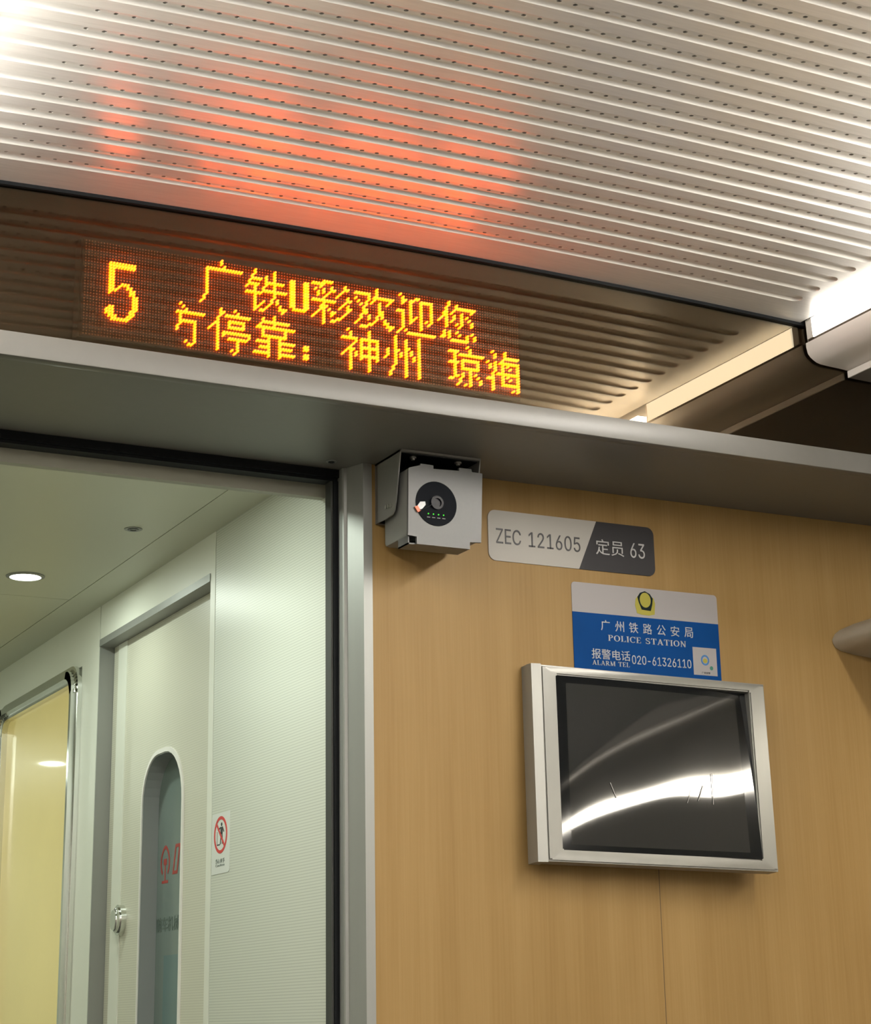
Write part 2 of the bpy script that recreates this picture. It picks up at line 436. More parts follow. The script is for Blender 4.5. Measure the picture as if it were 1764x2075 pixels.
def ribbed_ceiling():
    bm = bmesh.new()
    x_lo, x_hi = 0.30, 1.7580
    xs0, xs1 = 0.400, 1.7035                 # groove ends
    hx0, pitch, nh = 0.502, 0.02010, 54      # holes
    y_first, py, rows = 2.119, 0.0415, 29
    prof = [(-.0108, 0), (-.0104, .0012), (-.0094, .0024), (-.0072, .0031), (-.0036, .0034), (.0034, .0041), (.0056, .0041), (.0080, .0028), (.0096, .0010), (.0106, 0)]
    NP = len(prof)
    cols = []                                # (x, width factor, depth factor)
    R = 0.0125
    for i in range(7):
        a = i/6*PI/2; k = math.sin(a)
        cols.append((xs0 + R*(1-math.cos(a)) , max(k, 0.0), k**1.0))
    xh = [hx0 - pitch/2 + pitch*i for i in range(nh+1)]
    for x in (0.424, 0.437, 0.450, 0.463, 0.476, 0.484): cols.append((x, 1, 1))
    n0 = len(cols)
    for x in xh: cols.append((x, 1, 1))
    n1 = len(cols)-1
    k0 = xh[-1]
    for i in range(1, 6): cols.append((k0 + (xs1-0.020-k0)*i/5, 1, 1))
    for i in range(7):
        a = (6-i)/6*PI/2; k = math.sin(a)
        cols.append((xs1 - R*(1-math.cos(a)), max(k, 0.0), k))
    V = lambda x, y, d: bm.verts.new((x, y, arch(x) + d))
    # land strips need shared columns: build row by row
    ends = [x_lo] + [c[0] for c in cols] + [x_hi]
    prev_far = None
    def land(y_of_a, va, vb):
        for i in range(len(va)-1):
            try: bm.faces.new((va[i], va[i+1], vb[i+1], vb[i]))
            except ValueError: pass
    y_front = 2.194
    edge = [V(x, y_front, 0) for x in ends]
    top_edge = [V(x, y_front, .012) for x in ends]
    land(0, top_edge, edge)
    prev = edge
    hole_faces = []
    for r in range(rows):
        yc = y_first - py*r
        grid = []
        for (x, wf, df) in cols:
            if wf < 1e-6:
                v = V(x, yc, 0); grid.append([v]*NP)
            else:
                grid.append([V(x, yc + p[0]*wf, p[1]*df) for p in prof])
        eL, eR = V(x_lo, yc, 0), V(x_hi, yc, 0)
        far = [eL] + [g[-1] for g in grid] + [eR]
        near = [eL] + [g[0] for g in grid] + [eR]
        land(0, prev, far)
        for i in range(len(cols)-1):
            A, B = grid[i], grid[i+1]
            for j in range(NP-1):
                if j == 4 and n0 <= i < n1:
                    cx = (cols[i][0]+cols[i+1][0])/2
                    z4, z5 = prof[4][1], prof[5][1]
                    hv, tv = [], []
                    for q in range(8):
                        a = PI/8 + q*PI/4
                        dy = .0028*math.sin(a); zt = z4 + (z5-z4)*(dy+.0036)/.0070
                        hv.append(V(cx + .0028*math.cos(a), yc + dy, zt))
                        tv.append(V(cx + .0028*math.cos(a), yc + dy, zt + .0020))
                    c = [B[5], A[5], A[4], B[4]]          # corners at 45,135,225,315 degrees
                    for q in range(4):
                        bm.faces.new((c[q], hv[2*q], hv[2*q+1]) if False else (c[q], hv[2*q+1], hv[2*q]))
                        bm.faces.new((c[q], c[(q+1) % 4], hv[(2*q+2) % 8], hv[2*q+1]))
                    for q in range(8):
                        bm.faces.new((hv[q], hv[(q+1) % 8], tv[(q+1) % 8], tv[q]))
                    f = bm.faces.new(tv); f.material_index = 1
                    continue
                vs_ = [A[j], B[j], B[j+1], A[j+1]]
                u = []
                for v in vs_:
                    if v not in u: u.append(v)
                if len(u) >= 3:
                    try: bm.faces.new(u)
                    except ValueError: pass
        prev = near
    y_end = y_first - py*(rows-1) - 0.05
    last = [V(x, y_end, 0) for x in ends]
    land(0, prev, last)
    # right folded edge
    a = [V(x_hi, y, 0) for y in (y_front, y_end)]; b = [V(x_hi, y, .012) for y in (y_front, y_end)]
    bm.faces.new((a[0], a[1], b[1], b[0]))
    bmesh.ops.remove_doubles(bm, verts=bm.verts[:], dist=1e-6)
    bmesh.ops.recalc_face_normals(bm, faces=bm.faces[:])
    return bm, y_end

cb, y_end = ribbed_ceiling()
struct('ceiling', cb, [M['ceil'], M['hole']], 'brushed metal ceiling panel with long perforated grooves above the tinted glass', 'ceiling', smooth=32)
def plain_ceiling():
    bm = bmesh.new(); xs = [0.30 + (1.758-0.30)*i/12 for i in range(13)]
    for i in range(12):
        q = [(xs[i], y_end), (xs[i+1], y_end), (xs[i+1], YB), (xs[i], YB)]
        bm.faces.new([bm.verts.new((x, y, arch(x))) for x, y in q])
        bm.faces.new([bm.verts.new((x, y, arch(x)+.02)) for x, y in q[::-1]])
    return bm
struct('ceiling', plain_ceiling(), M['ceil'], 'plain brushed ceiling further back along the carriage', 'ceiling')
# dark upper seal behind the ceiling edge and above it
def seal_strip():
    xs = [0.30 + (1.772-0.30)*i/16 for i in range(17)]
    return prism([(x, arch(x)-.0045) for x in xs] + [(1.772, 1.075), (.30, 1.075)], 'y', 2.1945, 2.1998)
struct('trim_1', seal_strip(), M['rubber'], 'black seal strip between ceiling edge and tinted glass', 'seal')

# side coves: white face strip, rounded shoulder, dark underside
cove_pts = [(1.7670, .9945), (1.7672, .9880), (1.7695, .9775), (1.7737, .9725), (1.7789, .9688), (1.7850, .9655), (1.7924, .9637), (1.8080, .9626), (1.8286, .9618), (1.8485, .9604)]
cov = prism(cove_pts + [(1.8485, 1.08), (1.7715, 1.08), (1.7715, 0.9945)], 'y', YG-0.004, YB)
struct('trim_2', cov, M['cove'], 'rounded pale side shoulder running along the right ceiling edge', 'cove', smooth=40)
under = prism([(1.8464, .9590), (1.8464, .9490), (XRR, .925), (XRR, 1.08), (1.8500, 1.08), (1.8500, .9590)], 'y', YG-0.004, YB)
struct('trim_3', under, M['bulk_under'], 'dark flat side panel right of the pale shoulder', 'panel', smooth=40)
struct('trim_4', merge(box(1.7584, 1.7640, YB, 2.1900, 1.0310, 1.0400), box(1.7673, 1.7712, YB, 2.1900, .9946, .9984)), M['groove'], 'dark narrow joints along the right ceiling edge strip', 'joint')
struct('trim_19', prism([(1.8438, .9488), (1.8462, .9488), (1.8462, .9596), (1.8438, .9596)], 'y', YG-0.004, YB), M['cove'], 'edge face of the dark side panel, painted pale as if brightly lit', 'trim')  # panel edge made pale to paint in the light it catches
# left side mirrored (out of frame, seen only by the light)
cov2 = prism([(2*1.032-x, z) for x, z in cove_pts + [(1.8485, 1.08), (1.7715, 1.08), (1.7715, 0.9945)]], 'y', YG-0.004, YB)
struct('trim_5', cov2, M['cove'], 'rounded pale side shoulder along the left ceiling edge', 'cove', smooth=40)
struct('trim_6', box(XL, 2*1.032-1.846, YG-.004, YB, .950, 1.08), M['bulk_under'], 'dark flat side panel along the left ceiling edge', 'panel')

# lip and soffit
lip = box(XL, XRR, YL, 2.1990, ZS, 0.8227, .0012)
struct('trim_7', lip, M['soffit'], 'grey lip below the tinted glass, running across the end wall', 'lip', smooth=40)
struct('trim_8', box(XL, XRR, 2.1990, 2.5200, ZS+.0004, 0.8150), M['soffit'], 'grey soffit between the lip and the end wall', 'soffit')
struct('wall_upper', box(XL, XRR, 2.2600, 2.5200, 0.8152, 1.14), M['black'], 'dark cavity wall behind the tinted glass', 'wall')

# wood end wall
wood = box(1.1376, XRR, YW, YW+.03, ZF, ZS)
struct('wall_end', wood, M['wood'], 'light brown wood-grain end wall right of the doorway', 'wall')
struct('trim_9', box(1.6047, 1.6055, YW-.0002, YW+.001, ZF, 0.40), M['groove'], 'thin dark vertical joint in the wood wall below the screen', 'joint')
struct('wall_left', box(XL-.03, XL, YB, 2.52, ZF, 1.08), M['wall_beige'], 'left side wall of the carriage', 'wall')
struct('wall_right', box(XRR, XRR+.03, YB, 2.52, ZF, 1.08), M['wall_light'], 'right side wall of the carriage', 'wall')
struct('wall_rear', box(XL, XRR, YB-.03, YB, ZF, 1.08), M['wall_beige'], 'far end wall behind the viewer', 'wall')
struct('floor', box(XL, XRR, YB, 6.6, ZF-.03, ZF), M['floor'], 'grey vinyl floor of the carriage and corridor', 'floor')

# door post between doorway and wood wall
post = prism([(1.1376, 2.4325), (1.1235, 2.4325), (1.1122, 2.4655), (1.1078, 2.4665), (1.1065, 2.4690), (1.1065, 2.5050), (1.1376, 2.5050)], 'z', ZF, ZS)
struct('trim_10', post, M['alu'], 'aluminium door post between the doorway and the wood wall', 'door post')
seal = box(1.0990, 1.1064, 2.4830, 2.5060, ZF, .7745)
struct('trim_11', seal, M['rubber'], 'black vertical rubber seal along the right side of the doorway', 'seal')
seal2 = box(1.0955, 1.0989, 2.4860, 2.5060, ZF, .7745)
struct('trim_12', seal2, M['rubber_grey'], 'grey vertical strip beside the black seal of the doorway', 'seal')
gask = merge(box(0.10, 1.1064, 2.4800, 2.5100, .7790, ZS), box(0.10, 1.1064, 2.4860, 2.5100, .7746, .7790))
struct('trim_13', gask, M['rubber'], 'black rubber gasket across the top of the doorway', 'seal')
struct('trim_14', box(0.10, 1.1160, 2.5300, 2.5450, .7605, .9000), M['header'], 'pale header strip below the black gasket of the doorway', 'header')

# corridor shell
ZC = 0.82
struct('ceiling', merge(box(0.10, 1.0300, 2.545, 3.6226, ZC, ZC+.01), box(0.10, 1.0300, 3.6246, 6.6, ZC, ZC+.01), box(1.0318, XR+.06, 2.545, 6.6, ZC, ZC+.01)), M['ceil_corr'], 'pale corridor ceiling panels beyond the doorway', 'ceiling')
struct('ceiling', box(0.10, XR+.06, 2.52, 6.6, ZC+.0101, ZC+.03), M['groove'], 'dark backing in the joints of the corridor ceiling', 'ceiling')
struct('wall_corridor_left', box(0.07, 0.10, 2.52, 6.6, ZF, ZC), M['white_panel'], 'left wall of the corridor', 'wall')
struct('wall_corridor_end', box(0.07, XR+.1, 6.6, 6.63, ZF, ZC), M['white_panel'], 'end wall of the corridor', 'wall')
struct('wall_corridor_near', box(XR, XR+.035, 2.5062, 2.9955, ZF, ZC), M['stripe'], 'finely ribbed pale panel beside the doorway', 'wall')
struct('trim_15', box(XR+.003, XR+.03, 2.9955, 2.9984, ZF, ZC), M['rubber_grey'], 'thin dark vertical joint between ribbed panel and door frame', 'joint')
# door frame (right post, header panel, lintel) and wall with window further on
struct('trim_16', merge(box(XR, XR+.04, 2.9985, 3.0215, ZF, ZC), box(XR, XR+.04, 3.0215, 3.6545, .7505, ZC)), M['white_panel'], 'pale door frame post and panel above the compartment door', 'door frame')
struct('trim_17', merge(box(XR-.0015, XR+.06, 3.0215, 3.6545, .7364, .7504), box(XR, XR+.06, 3.6545, 3.6560, ZF, .7504)), M['alu'], 'aluminium lintel above the compartment door', 'lintel')
struct('trim_18', box(XR+.003, XR+.03, 3.6561, 3.6592, ZF, ZC), M['rubber_grey'], 'thin dark vertical joint left of the compartment door', 'joint')
WIN_Y0, WIN_Y1, WIN_ZT = 3.775, 4.405, .7180
wall_far = merge(box(XR, XR+.05, 3.6593, WIN_Y0, ZF, ZC), box(XR, XR+.05, WIN_Y0, WIN_Y1, WIN_ZT, ZC), box(XR, XR+.05, WIN_Y1, 6.6, ZF, ZC), box(XR, XR+.05, WIN_Y0, WIN_Y1, ZF, -.65))
struct('wall_corridor_far', wall_far, M['white_panel'], 'pale corridor wall around the amber window', 'wall')
struct('wall_corridor_core', box(XR+.075, XR+.09, 2.9984, 6.6, ZF, ZC), M['black'], 'dark wall core behind the compartment door', 'wall')

# ================================================================== DOOR
XD = XR + .030            # face of the recessed door leaf
def slot_outline(y0, y1, zt, zb, r0, r1, n=8):
    """tall slot with rounded top corners, listed around; (y, z)"""
    pts = [(y0, zb), (y1, zb)]
    for i in range(n+1):
        a = PI/2*i/n
        pts.append((y1 - r1 + r1*math.cos(a), zt - r1 + r1*math.sin(a)))
    for i in range(n+1):
        a = PI/2 + PI/2*i/n
        pts.append((y0 + r0 + r0*math.cos(a), zt - r0 + r0*math.sin(a)))
    return pts
DY0, DY1 = 3.0216, 3.6530
HY0, HY1, HZT, HZB = 3.226, 3.446, .4850, -.70
door = thing('door', '', '', (XD+.02, (DY0+DY1)/2, ZF)); door.name = 'door_1'; WORLD['door_1'] = WORLD.pop('door', WORLD.get('door_1'))
door['kind'] = 'structure'; door['label'] = 'pale ribbed compartment door with a tall rounded window'; door['category'] = 'door'
hole = slot_outline(HY0, HY1, HZT, HZB, .095, .085)
def leaf():
    bm = bmesh.new(); n = len(hole)
    zt, zb = .7360, ZF+.005
    out = []
    for (y, z) in hole:              # matching outer points
        out.append((y, z))
    # project hole outline onto the leaf border
    bord = [(DY0, zb), (DY1, zb)]
    m = 9
    for i in range(m): bord.append((DY1, HZT - .085 + (zt-(HZT-.085))*min(1, i/4)) if i <= 4 else (DY1 - (DY1-(HY0+HY1)/2)*(i-4)/4, zt))
    for i in range(m): bord.append(((HY0+HY1)/2 - ((HY0+HY1)/2-DY0)*i/4, zt) if i <= 4 else (DY0, zt - (zt-(HZT-.095))*(i-4)/4))
    return frame_prism(bord, hole, 'x', XD, XD+.036)
lf = obj('leaf', leaf(), M['stripe_door'], door)
rim_o = slot_outline(HY0-.008, HY1+.005, HZT+.008, HZB-.008, .100, .093)
obj('window_rim', frame_prism(rim_o, hole, 'x', XD-.003, XD+.001), M['trim_white'], door)
inner = slot_outline(HY0+.002, HY1-.002, HZT-.002, HZB+.002, .093, .083)
obj('window_reveal', frame_prism(hole, inner, 'x', XD-.001, XD+.034), plain('reveal_grey', (0.27, 0.29, 0.285), rough=0.35), door)
pane = obj('window_pane', prism(inner, 'x', XD+.0300, XD+.0335), M['teal_glass'], door)
pane['label'] = 'greenish frosted glass of the compartment door'
XP = XD + .0300
# railway emblem on the pane: ring open at the foot, rail section inside
ly, lz = 3.400, .293
bmL = bmesh.new()
ro, ri = [], []
arc = []
for i in range(31):
    a = math.radians(-52 + 284*i/30)
    arc.append((math.cos(a), math.sin(a)))
bmA = bmesh.new(); prev = None
for (c_, s_) in arc:
    pk = 1.0 + .16*max(0, s_)**6
    o_ = bmA.verts.new((-ly + .0255*c_, lz + .0270*s_*pk, 0)); i_ = bmA.verts.new((-ly + .0200*c_, lz + .0215*s_*pk, 0))
    if prev: bmA.faces.new((prev[0], o_, i_, prev[1]))
    prev = (o_, i_)
rail = merge(flat([(-ly-.008, lz-.004), (-ly+.008, lz-.004), (-ly+.008, lz+.007), (-ly-.008, lz+.007)]), flat([(-ly-.0025, lz-.032), (-ly+.0025, lz-.032), (-ly+.0025, lz-.004), (-ly-.0025, lz-.004)]), flat([(-ly-.017, lz-.037), (-ly+.017, lz-.037), (-ly+.017, lz-.032), (-ly-.017, lz-.032)]))
o = obj('railway_emblem', on_side(merge(bmA, rail), XP, .0004), M['logo_red'], pane); o['label'] = 'red round railway emblem on the glass'
ob = [(-3.360, .269), (-3.333, .269), (-3.318, .322), (-3.345, .322)]
ib = [(-3.352, .275), (-3.337, .275), (-3.326, .316), (-3.341, .316)]
o = obj('slanted_mark', on_side(flat_ring(ob, ib), XP, .0004), M['logo_red'], pane); o['label'] = 'red slanted outline beside the emblem'
o = obj('lettering', on_side(fit(text_bm('随车机械'), -3.440, -3.318, .170, .196), XP, .0004), M['logo_green'], pane); o['label'] = 'dark green Chinese lettering on the glass'
o = obj('lower_panel', on_side(flat([(-3.397, -.70), (-3.235, -.70), (-3.235, .128), (-3.397, .128)]), XP, .0003), M['teal_light'], pane); o['label'] = 'slightly brighter rectangle low on the glass'
# left edge strip of the leaf
obj('edge_strip', box(XD-.002, XD, 3.565, 3.620, ZF+.01, .7355), M['white_panel'], door)
hd = obj('handle', prism(ring_pts(3.553, .1985, .026, .0285, 28), 'x', XD-.010, XD), M['chrome'], door, smooth=40); hd['label'] = 'round chrome door handle'
hb = prism(ring_pts(3.553, .1985, .021, .0235, 28), 'x', XD-.019, XD-.010)
bmesh.ops.bevel(hb, geom=[e for e in hb.edges if all(abs(v.co.x-(XD-.019)) < 1e-5 for v in e.verts)], offset=.005, segments=3, affect='EDGES')
obj('grip', hb, M['chrome'], hd, smooth=50)

# corridor window
win = thing('window', '', '', (XR, (WIN_Y0+WIN_Y1)/2, -.65)); WORLD['window_1'] = WORLD[win.name]; win.name = 'window_1'
win['kind'] = 'structure'; win['label'] = 'tall amber window with rounded chrome frame in the corridor wall'; win['category'] = 'window'
wo = rrect(WIN_Y0-.004, WIN_Y1+.004, -.65, WIN_ZT+.006, .05, 7); wi = rrect(WIN_Y0+.030, WIN_Y1-.030, -.62, WIN_ZT-.030, .028, 7)
wf_ = frame_prism(wo, wi, 'x', XR-.020, XR+.012)
bmesh.ops.bevel(wf_, geom=[e for e in wf_.edges if all(abs(v.co.x-(XR-.020)) < 1e-5 for v in e.verts)], offset=.011, segments=4, affect='EDGES')
obj('window_frame', wf_, M['chrome'], win, smooth=50)
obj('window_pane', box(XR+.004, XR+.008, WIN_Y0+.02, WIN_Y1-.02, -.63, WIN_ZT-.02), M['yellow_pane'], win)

# ================================================================== TINTED GLASS + LED DISPLAY
glass = bmesh.new()
fs = bm_box(glass, XL, XRR, YG, YG+.0021, .8228, 1.0700)
for f in fs: f.material_index = 0
for f in fs:
    f.normal_update()
    if f.normal.y > .5: f.material_index = 1
gl = obj('glass_panel', glass, [M['pane_front'], M['pane_back']])
tag(gl, 'long bronze tinted mirror glass above the grey lip, in front of the LED display', 'glass panel')

YD = 2.2150
YO = YD + .0064          # front of the dot board; lit dots are drawn out to YD to add glowing sides
PX = 1.8035e-3*YD; X_0 = 303.19e-3*YD; PZ = 1.800e-3*YD; Z_0 = 441.0e-3*YD
disp = thing('led_display', 'long LED matrix display with orange Chinese text behind the tinted glass', 'display', (X_0+70*PX, YD+.02, Z_0-33*PZ))
obj('housing', box(X_0-10.5*PX, X_0+151*PX, YO+.004, YD+.034, Z_0-33*PZ, Z_0+1.0*PZ), M['board'], disp)
GLYPHS = [
    ('five', -2, 7, '.#########/.#########/.##/.##/.##/.##/.##/.##..###/.##.#..##/.###....##/.#......##/.........##/.........##/.........##/.........##/.##......##/###.....##/###.....##/.###...##/..######'),
    ('guang', 30, 0, '.......#/.......#/........#/..#############/..#/..#/..#/..#/..#/..#/..#/..#/..#/.#/.#/#'),
    ('tie', 46, 1, '...#......#/...#......#/..#....#..#/..####.#..#/.#.....#######/.####..#..#/#..#..#...#/...#..#########/######....#/...#......#/...#.....#.#/...#..#..#.#/...#.#..#...#/...##..#....###/...#.##......#'),
    ('u', 62, 3, '##...##/##...##/##...##/##...##/##...##/##...##/##...##/##...##/##...##/##...##/.#####'),
    ('cai', 70, 1, '....####/#####.......#/...#...#....##/.#..#..##..#/..#.#.#...#/..#..#...#...#/....#........##/#########...#/....#......#.#/...###....#..##/...##.#......#/..#.#..##...#/.#..#..#...#/#...#....##/....#..##/....#'),
    ('huan', 86, 1, '........#/........#/######..#/.....#.########/#....#.#.....#/.#..#.#..#..#/..#.#....#/...#.....#/...##....##/...##....##/..#..#..#.#/..#..#..#..#/.#.....#...##/#....##.....###/..###........#'),
    ('ying', 102, 1, '.#/..#....##/..##.##..#####/..#..#...#...#/.....#...#...#/.....#...#...#/###..#...#...#/..#..#...#...#/..#..#.#.#...#/..#..##..#.#.#/..#..#...#..#/..#......#/..#......#/.#.#/#...###########'),
    ('nin', 118, 1, '....#/....#..#/...#...########/...#..#......#/..##.#...#/..##..#..#.#/.#.#..#..#..#/#..#.#...#...#/...#...#.#...#/...#....#//..#.#..#.....#/..#.#...#..#..#/.##.#......#..#/.....#######'),
    ('fang', 22, 17, '.#/..#/...#/##########/.#/.#/.######/.#....#/#.....#/#.....#/......#/......#/......#/...#..#/....##'),
    ('ting', 33, 17, '....#....#/....##....#/....#.#########/...#/...#...######/..##...#....#/.#.#...######/#..#/...#.##########/...#.#........#/...#...#######/...#......#/...#......#/...#......#/...#....#.#/.........#'),
    ('kao', 49, 17, '.......#/...#...#/...##########/..#....#/.##############/...#.......#/...#.......#/...#########/.....#...#/.#####...######/.....#...#/..####...#####/.....#...#/######...######/.....#...#'),
    ('colon', 67, 26, '##/##//##/##'),
    ('shen', 81, 17, '..#.......#/...#......#/...#......#/######.#######/.....#.#..#..#/....#..#..#..#/...#...#######/..###..#..#..#/.#.#.#.#..#..#/#..#.#.#######/...#...#..#..#/...#......#/...#......#/...#......#/...#......#'),
    ('zhou', 97, 17, '....#........#/....#...#....#/....#...#....#/....#...#....#/....#...##...#/.#..##..#.#..#/.#..#.#.#.#..#/.#..#.#.#..#.#/#...#...#..#.#/....#...#....#/....#...#....#/...#....#....#/...#....#....#/..#.....#....#/..#.....#....#'),
    ('qiong', 122, 17, '.......#/........#/####....#/..#.##########/..#/..#..#######/####.#.....#/..#..#.....#/..#..#######/..#.....#/..#..#..#.#/..##.#..#..#/##..#...#...#/....#...#...#/...#..#.#'),
    ('hai', 137, 17, '..#....#/...#...#/...#...######/......#/#..#.########/.#.#..#.#...#/.#.#..#..#..#/...#..#.....#/..#.#########/..#...#.#...#/###...#..#..#/..#...#.....#/..#...#######/..#.........#/..#.......#.#'),
]
HZ = {'five': '5', 'guang': '广', 'tie': '铁', 'u': 'U', 'cai': '彩', 'huan': '欢', 'ying': '迎', 'nin': '您', 'fang': '方', 'ting': '停', 'kao': '靠', 'colon': ':', 'shen': '神', 'zhou': '州', 'qiong': '琼', 'hai': '海'}
def bullet(bm, x, z, r, n=6):
    R = []
    for rad, y in ((r, YD+.0062), (r, YD-.0006), (.74*r, YD-.0018)): R.append([bm.verts.new((x + rad*math.cos(2*PI*k/n), y, z + rad*math.sin(2*PI*k/n))) for k in range(n)])
    t = bm.verts.new((x, YD-.0022, z))
    for k in range(n):
        bm.faces.new((R[0][k], R[0][(k+1) % n], R[1][(k+1) % n], R[1][k])).material_index = 1
        bm.faces.new((R[1][k], R[1][(k+1) % n], R[2][(k+1) % n], R[2][k])); bm.faces.new((R[2][k], R[2][(k+1) % n], t))
def dome(bm, x, z, r, h, n=6):
    b = [bm.verts.new((x + r*math.cos(2*PI*k/n), YO, z + r*math.sin(2*PI*k/n))) for k in range(n)]
    m_ = [bm.verts.new((x + .72*r*math.cos(2*PI*k/n), YO-h*.72, z + .72*r*math.sin(2*PI*k/n))) for k in range(n)]
    t = bm.verts.new((x, YO-h, z))
    for k in range(n):
        bm.faces.new((b[k], b[(k+1) % n], m_[(k+1) % n], m_[k])); bm.faces.new((m_[k], m_[(k+1) % n], t))
lit = {}
for key, c0, rr0, rows in GLYPHS:
    S = set()
    for j, row in enumerate(rows.split('/')):
        for i, ch in enumerate(row):
            if ch == '#': S.add((c0+i, rr0+j))
    lit[key] = S
allit = set().union(*lit.values())
unl = bmesh.new()
for r in range(0, 33):
    for c in range(-9, 151):
        if (c, r) not in allit: dome(unl, X_0+c*PX, Z_0-r*PZ, .00125, .0014, 6)
bmesh.ops.recalc_face_normals(unl, faces=unl.faces[:])
back = merge(unl, box(X_0-10*PX, X_0+150.6*PX, YO, YO+.004, Z_0-32.8*PZ, Z_0+.8*PZ))
mb = obj('dot_matrix', back, [M['dot'], M['board']], disp, smooth=60)
for p in mb.data.polygons:
    if p.area > 1e-4: p.material_index = 1
mb['label'] = 'grid of unlit dots on a black board'
for key, S in lit.items():
    bm = bmesh.new()
    for (c, r) in sorted(S): bullet(bm, X_0+c*PX, Z_0-r*PZ, .00150)
    bmesh.ops.recalc_face_normals(bm, faces=bm.faces[:])
    o = obj('lit_character', bm, [M['lit'], M['lit_side']], disp, smooth=50)
    o['label'] = 'glowing orange character %s made of dots' % HZ[key]

# ================================================================== LIGHT FITTINGS
def strip_lamp(name, pts, y0, y1, mat, label, cat, group=None):
    o = obj(name, prism(pts, 'y', y0, y1), mat); tag(o, label, cat, group); return o
def ceiling_strip(mirror, label, LY):
    m = (lambda x: 2*1.032-x) if mirror else (lambda x: x)
    t = thing('ceiling_light_strip', label, 'light strip', (m(1.768), -2.0, .998))
    P1 = [(m(x), z) for x, z in [(1.7644, 1.0290), (1.7660, .9985), (1.7710, .9985), (1.7710, 1.0290)]]
    obj('end_cap', prism(P1, 'y', 2.1760, 2.1900), M['trim_white'], t)['label'] = 'white plastic end cap of the strip'
    obj('diffuser_end', prism(P1, 'y', LY, 2.1758), M['lamp_cove'], t)['label'] = 'glowing flat end section of the strip'
    obj('lamp', prism([(m(x), z) for x, z in [(1.7400, 1.0000), (1.7400, .9620), (1.7460, .9560), (1.7640, .9560), (1.7640, 1.0060), (1.7460, 1.0060)]], 'y', YB+.02, LY-.001), M['lamp_ceil_left' if mirror else 'lamp_ceil'], t)
ceiling_strip(False, 'glowing white light strip along the right edge of the grooved ceiling', 1.76)
ceiling_strip(True, 'glowing white light strip along the left edge of the grooved ceiling', 2.05)

# luggage rack on the right
rack_pts = [(1.9640, .5890), (1.9648, .5830), (1.9690, .5765), (1.9800, .5710), (2.0074, .5668), (2.0418, .5636), (2.5800, .5080), (XRR, .5080), (XRR, .5600), (2.58, .5650), (2.3, .6300), (2.1200, .6470), (2.049, .6311), (2.012, .6190), (1.981, .6061), (1.970, .5985)]
rk = thing('luggage_rack', 'grey luggage rack with rounded nose at the right edge against the wood wall', 'luggage rack', (2.3, 0, .508))
obj('shelf', prism(rack_pts, 'y', YW-.001, YB+.05), M['rack'], rk, smooth=40)
o = obj('under_light', prism([(2.105, .5577), (2.105, .5505), (2.137, .5472), (2.137, .5544)], 'y', .80, 2.02), M['lamp_rack'], rk); o['label'] = 'glowing white light strip under the rack'
rk2 = thing('luggage_rack', 'grey luggage rack along the left side of the carriage', 'luggage rack', (-.23, 0, .508))
obj('shelf', prism([(2.064-x, z) for x, z in rack_pts if x < XRR-.01] , 'y', 1.9, YB+.05), M['rack'], rk2, smooth=40)
o = obj('under_light', prism([(2.064-x, z) for x, z in [(2.105, .5577), (2.105, .5505), (2.137, .5472), (2.137, .5544)]], 'y', 1.15, 1.75), M['lamp_rack'], rk2); o['label'] = 'glowing white light strip under the rack'

# corridor downlights
def downlight(x, y, label, power, spot=True):
    t = thing('downlight', label, 'downlight', (x, y, ZC-.002), 'corridor ceiling downlights')
    ro_, ri_ = ring_pts(x, y, .036, .036, 36), ring_pts(x, y, .0292, .0292, 36)
    bm = bmesh.new(); L = []
    for pts, z in ((ro_, ZC), (ro_, ZC-.0015), (ri_, ZC-.0030), (ri_, ZC-.0002)): L.append([bm.verts.new((p[0], p[1], z)) for p in pts])
    for k in range(3):
        for i in range(36): bm.faces.new((L[k][i], L[k][(i+1) % 36], L[k+1][(i+1) % 36], L[k+1][i]))
    bmesh.ops.recalc_face_normals(bm, faces=bm.faces[:])
    obj('rim', bm, M['alu'], t, smooth=40)
    obj('lens', prism(ring_pts(x, y, .0292, .0292, 36), 'z', ZC-.0022, ZC-.0006), M['lamp_down'], t)
    ld = bpy.data.lights.new('downlight_beam', 'AREA'); ld.shape = 'DISK'; ld.size = .056; ld.energy = power; ld.color = (0.90, 1.0, 0.88); ld.spread = PI
    lo = bpy.data.objects.new('beam', ld); C.objects.link(lo); lo.parent = t; lo.location = (0, 0, -.004)
downlight(.896, 3.4540, 'bright round downlight in the corridor ceiling left of the compartment door', SPOT_W*.42)
downlight(.720, 2.640, 'round downlight just behind the doorway header', SPOT_W*.95)
downlight(.56, 5.96, 'round downlight far down the corridor ceiling', SPOT_W)
downlight(.46, 4.20, 'round downlight further along the corridor ceiling', SPOT_W*1.1)

# small ceiling and soffit screws
def flat_screw(name, x, y, z, r, label):
    t = thing(name, label, 'screw', (x, y, z-.002))
    obj('washer', prism(ring_pts(x, y, r, r, 24), 'z', z-.0012, z), M['alu'], t)
    bmx = bmesh.new(); L = []
    for rad, zz in ((r*.62, z-.0013), (r*.62, z-.0022), (r*.34, z-.0022), (r*.34, z-.0013)): L.append([bmx.verts.new((p[0], p[1], zz)) for p in ring_pts(x, y, rad, rad, 24)])
    for k in range(3):
        for i in range(24): bmx.faces.new((L[k][i], L[k][(i+1) % 24], L[k+1][(i+1) % 24], L[k+1][i]))
    bmesh.ops.recalc_face_normals(bmx, faces=bmx.faces[:])
    obj('head', bmx, M['black'], t)
flat_screw('ceiling_screw', .9705, 3.0385, ZC, .0155, 'small round screw cap in the corridor ceiling beyond the doorway')
flat_screw('soffit_screw', 1.0779, 2.4438, ZS+.0004, .0078, 'small round screw in the soffit beside the doorway corner')

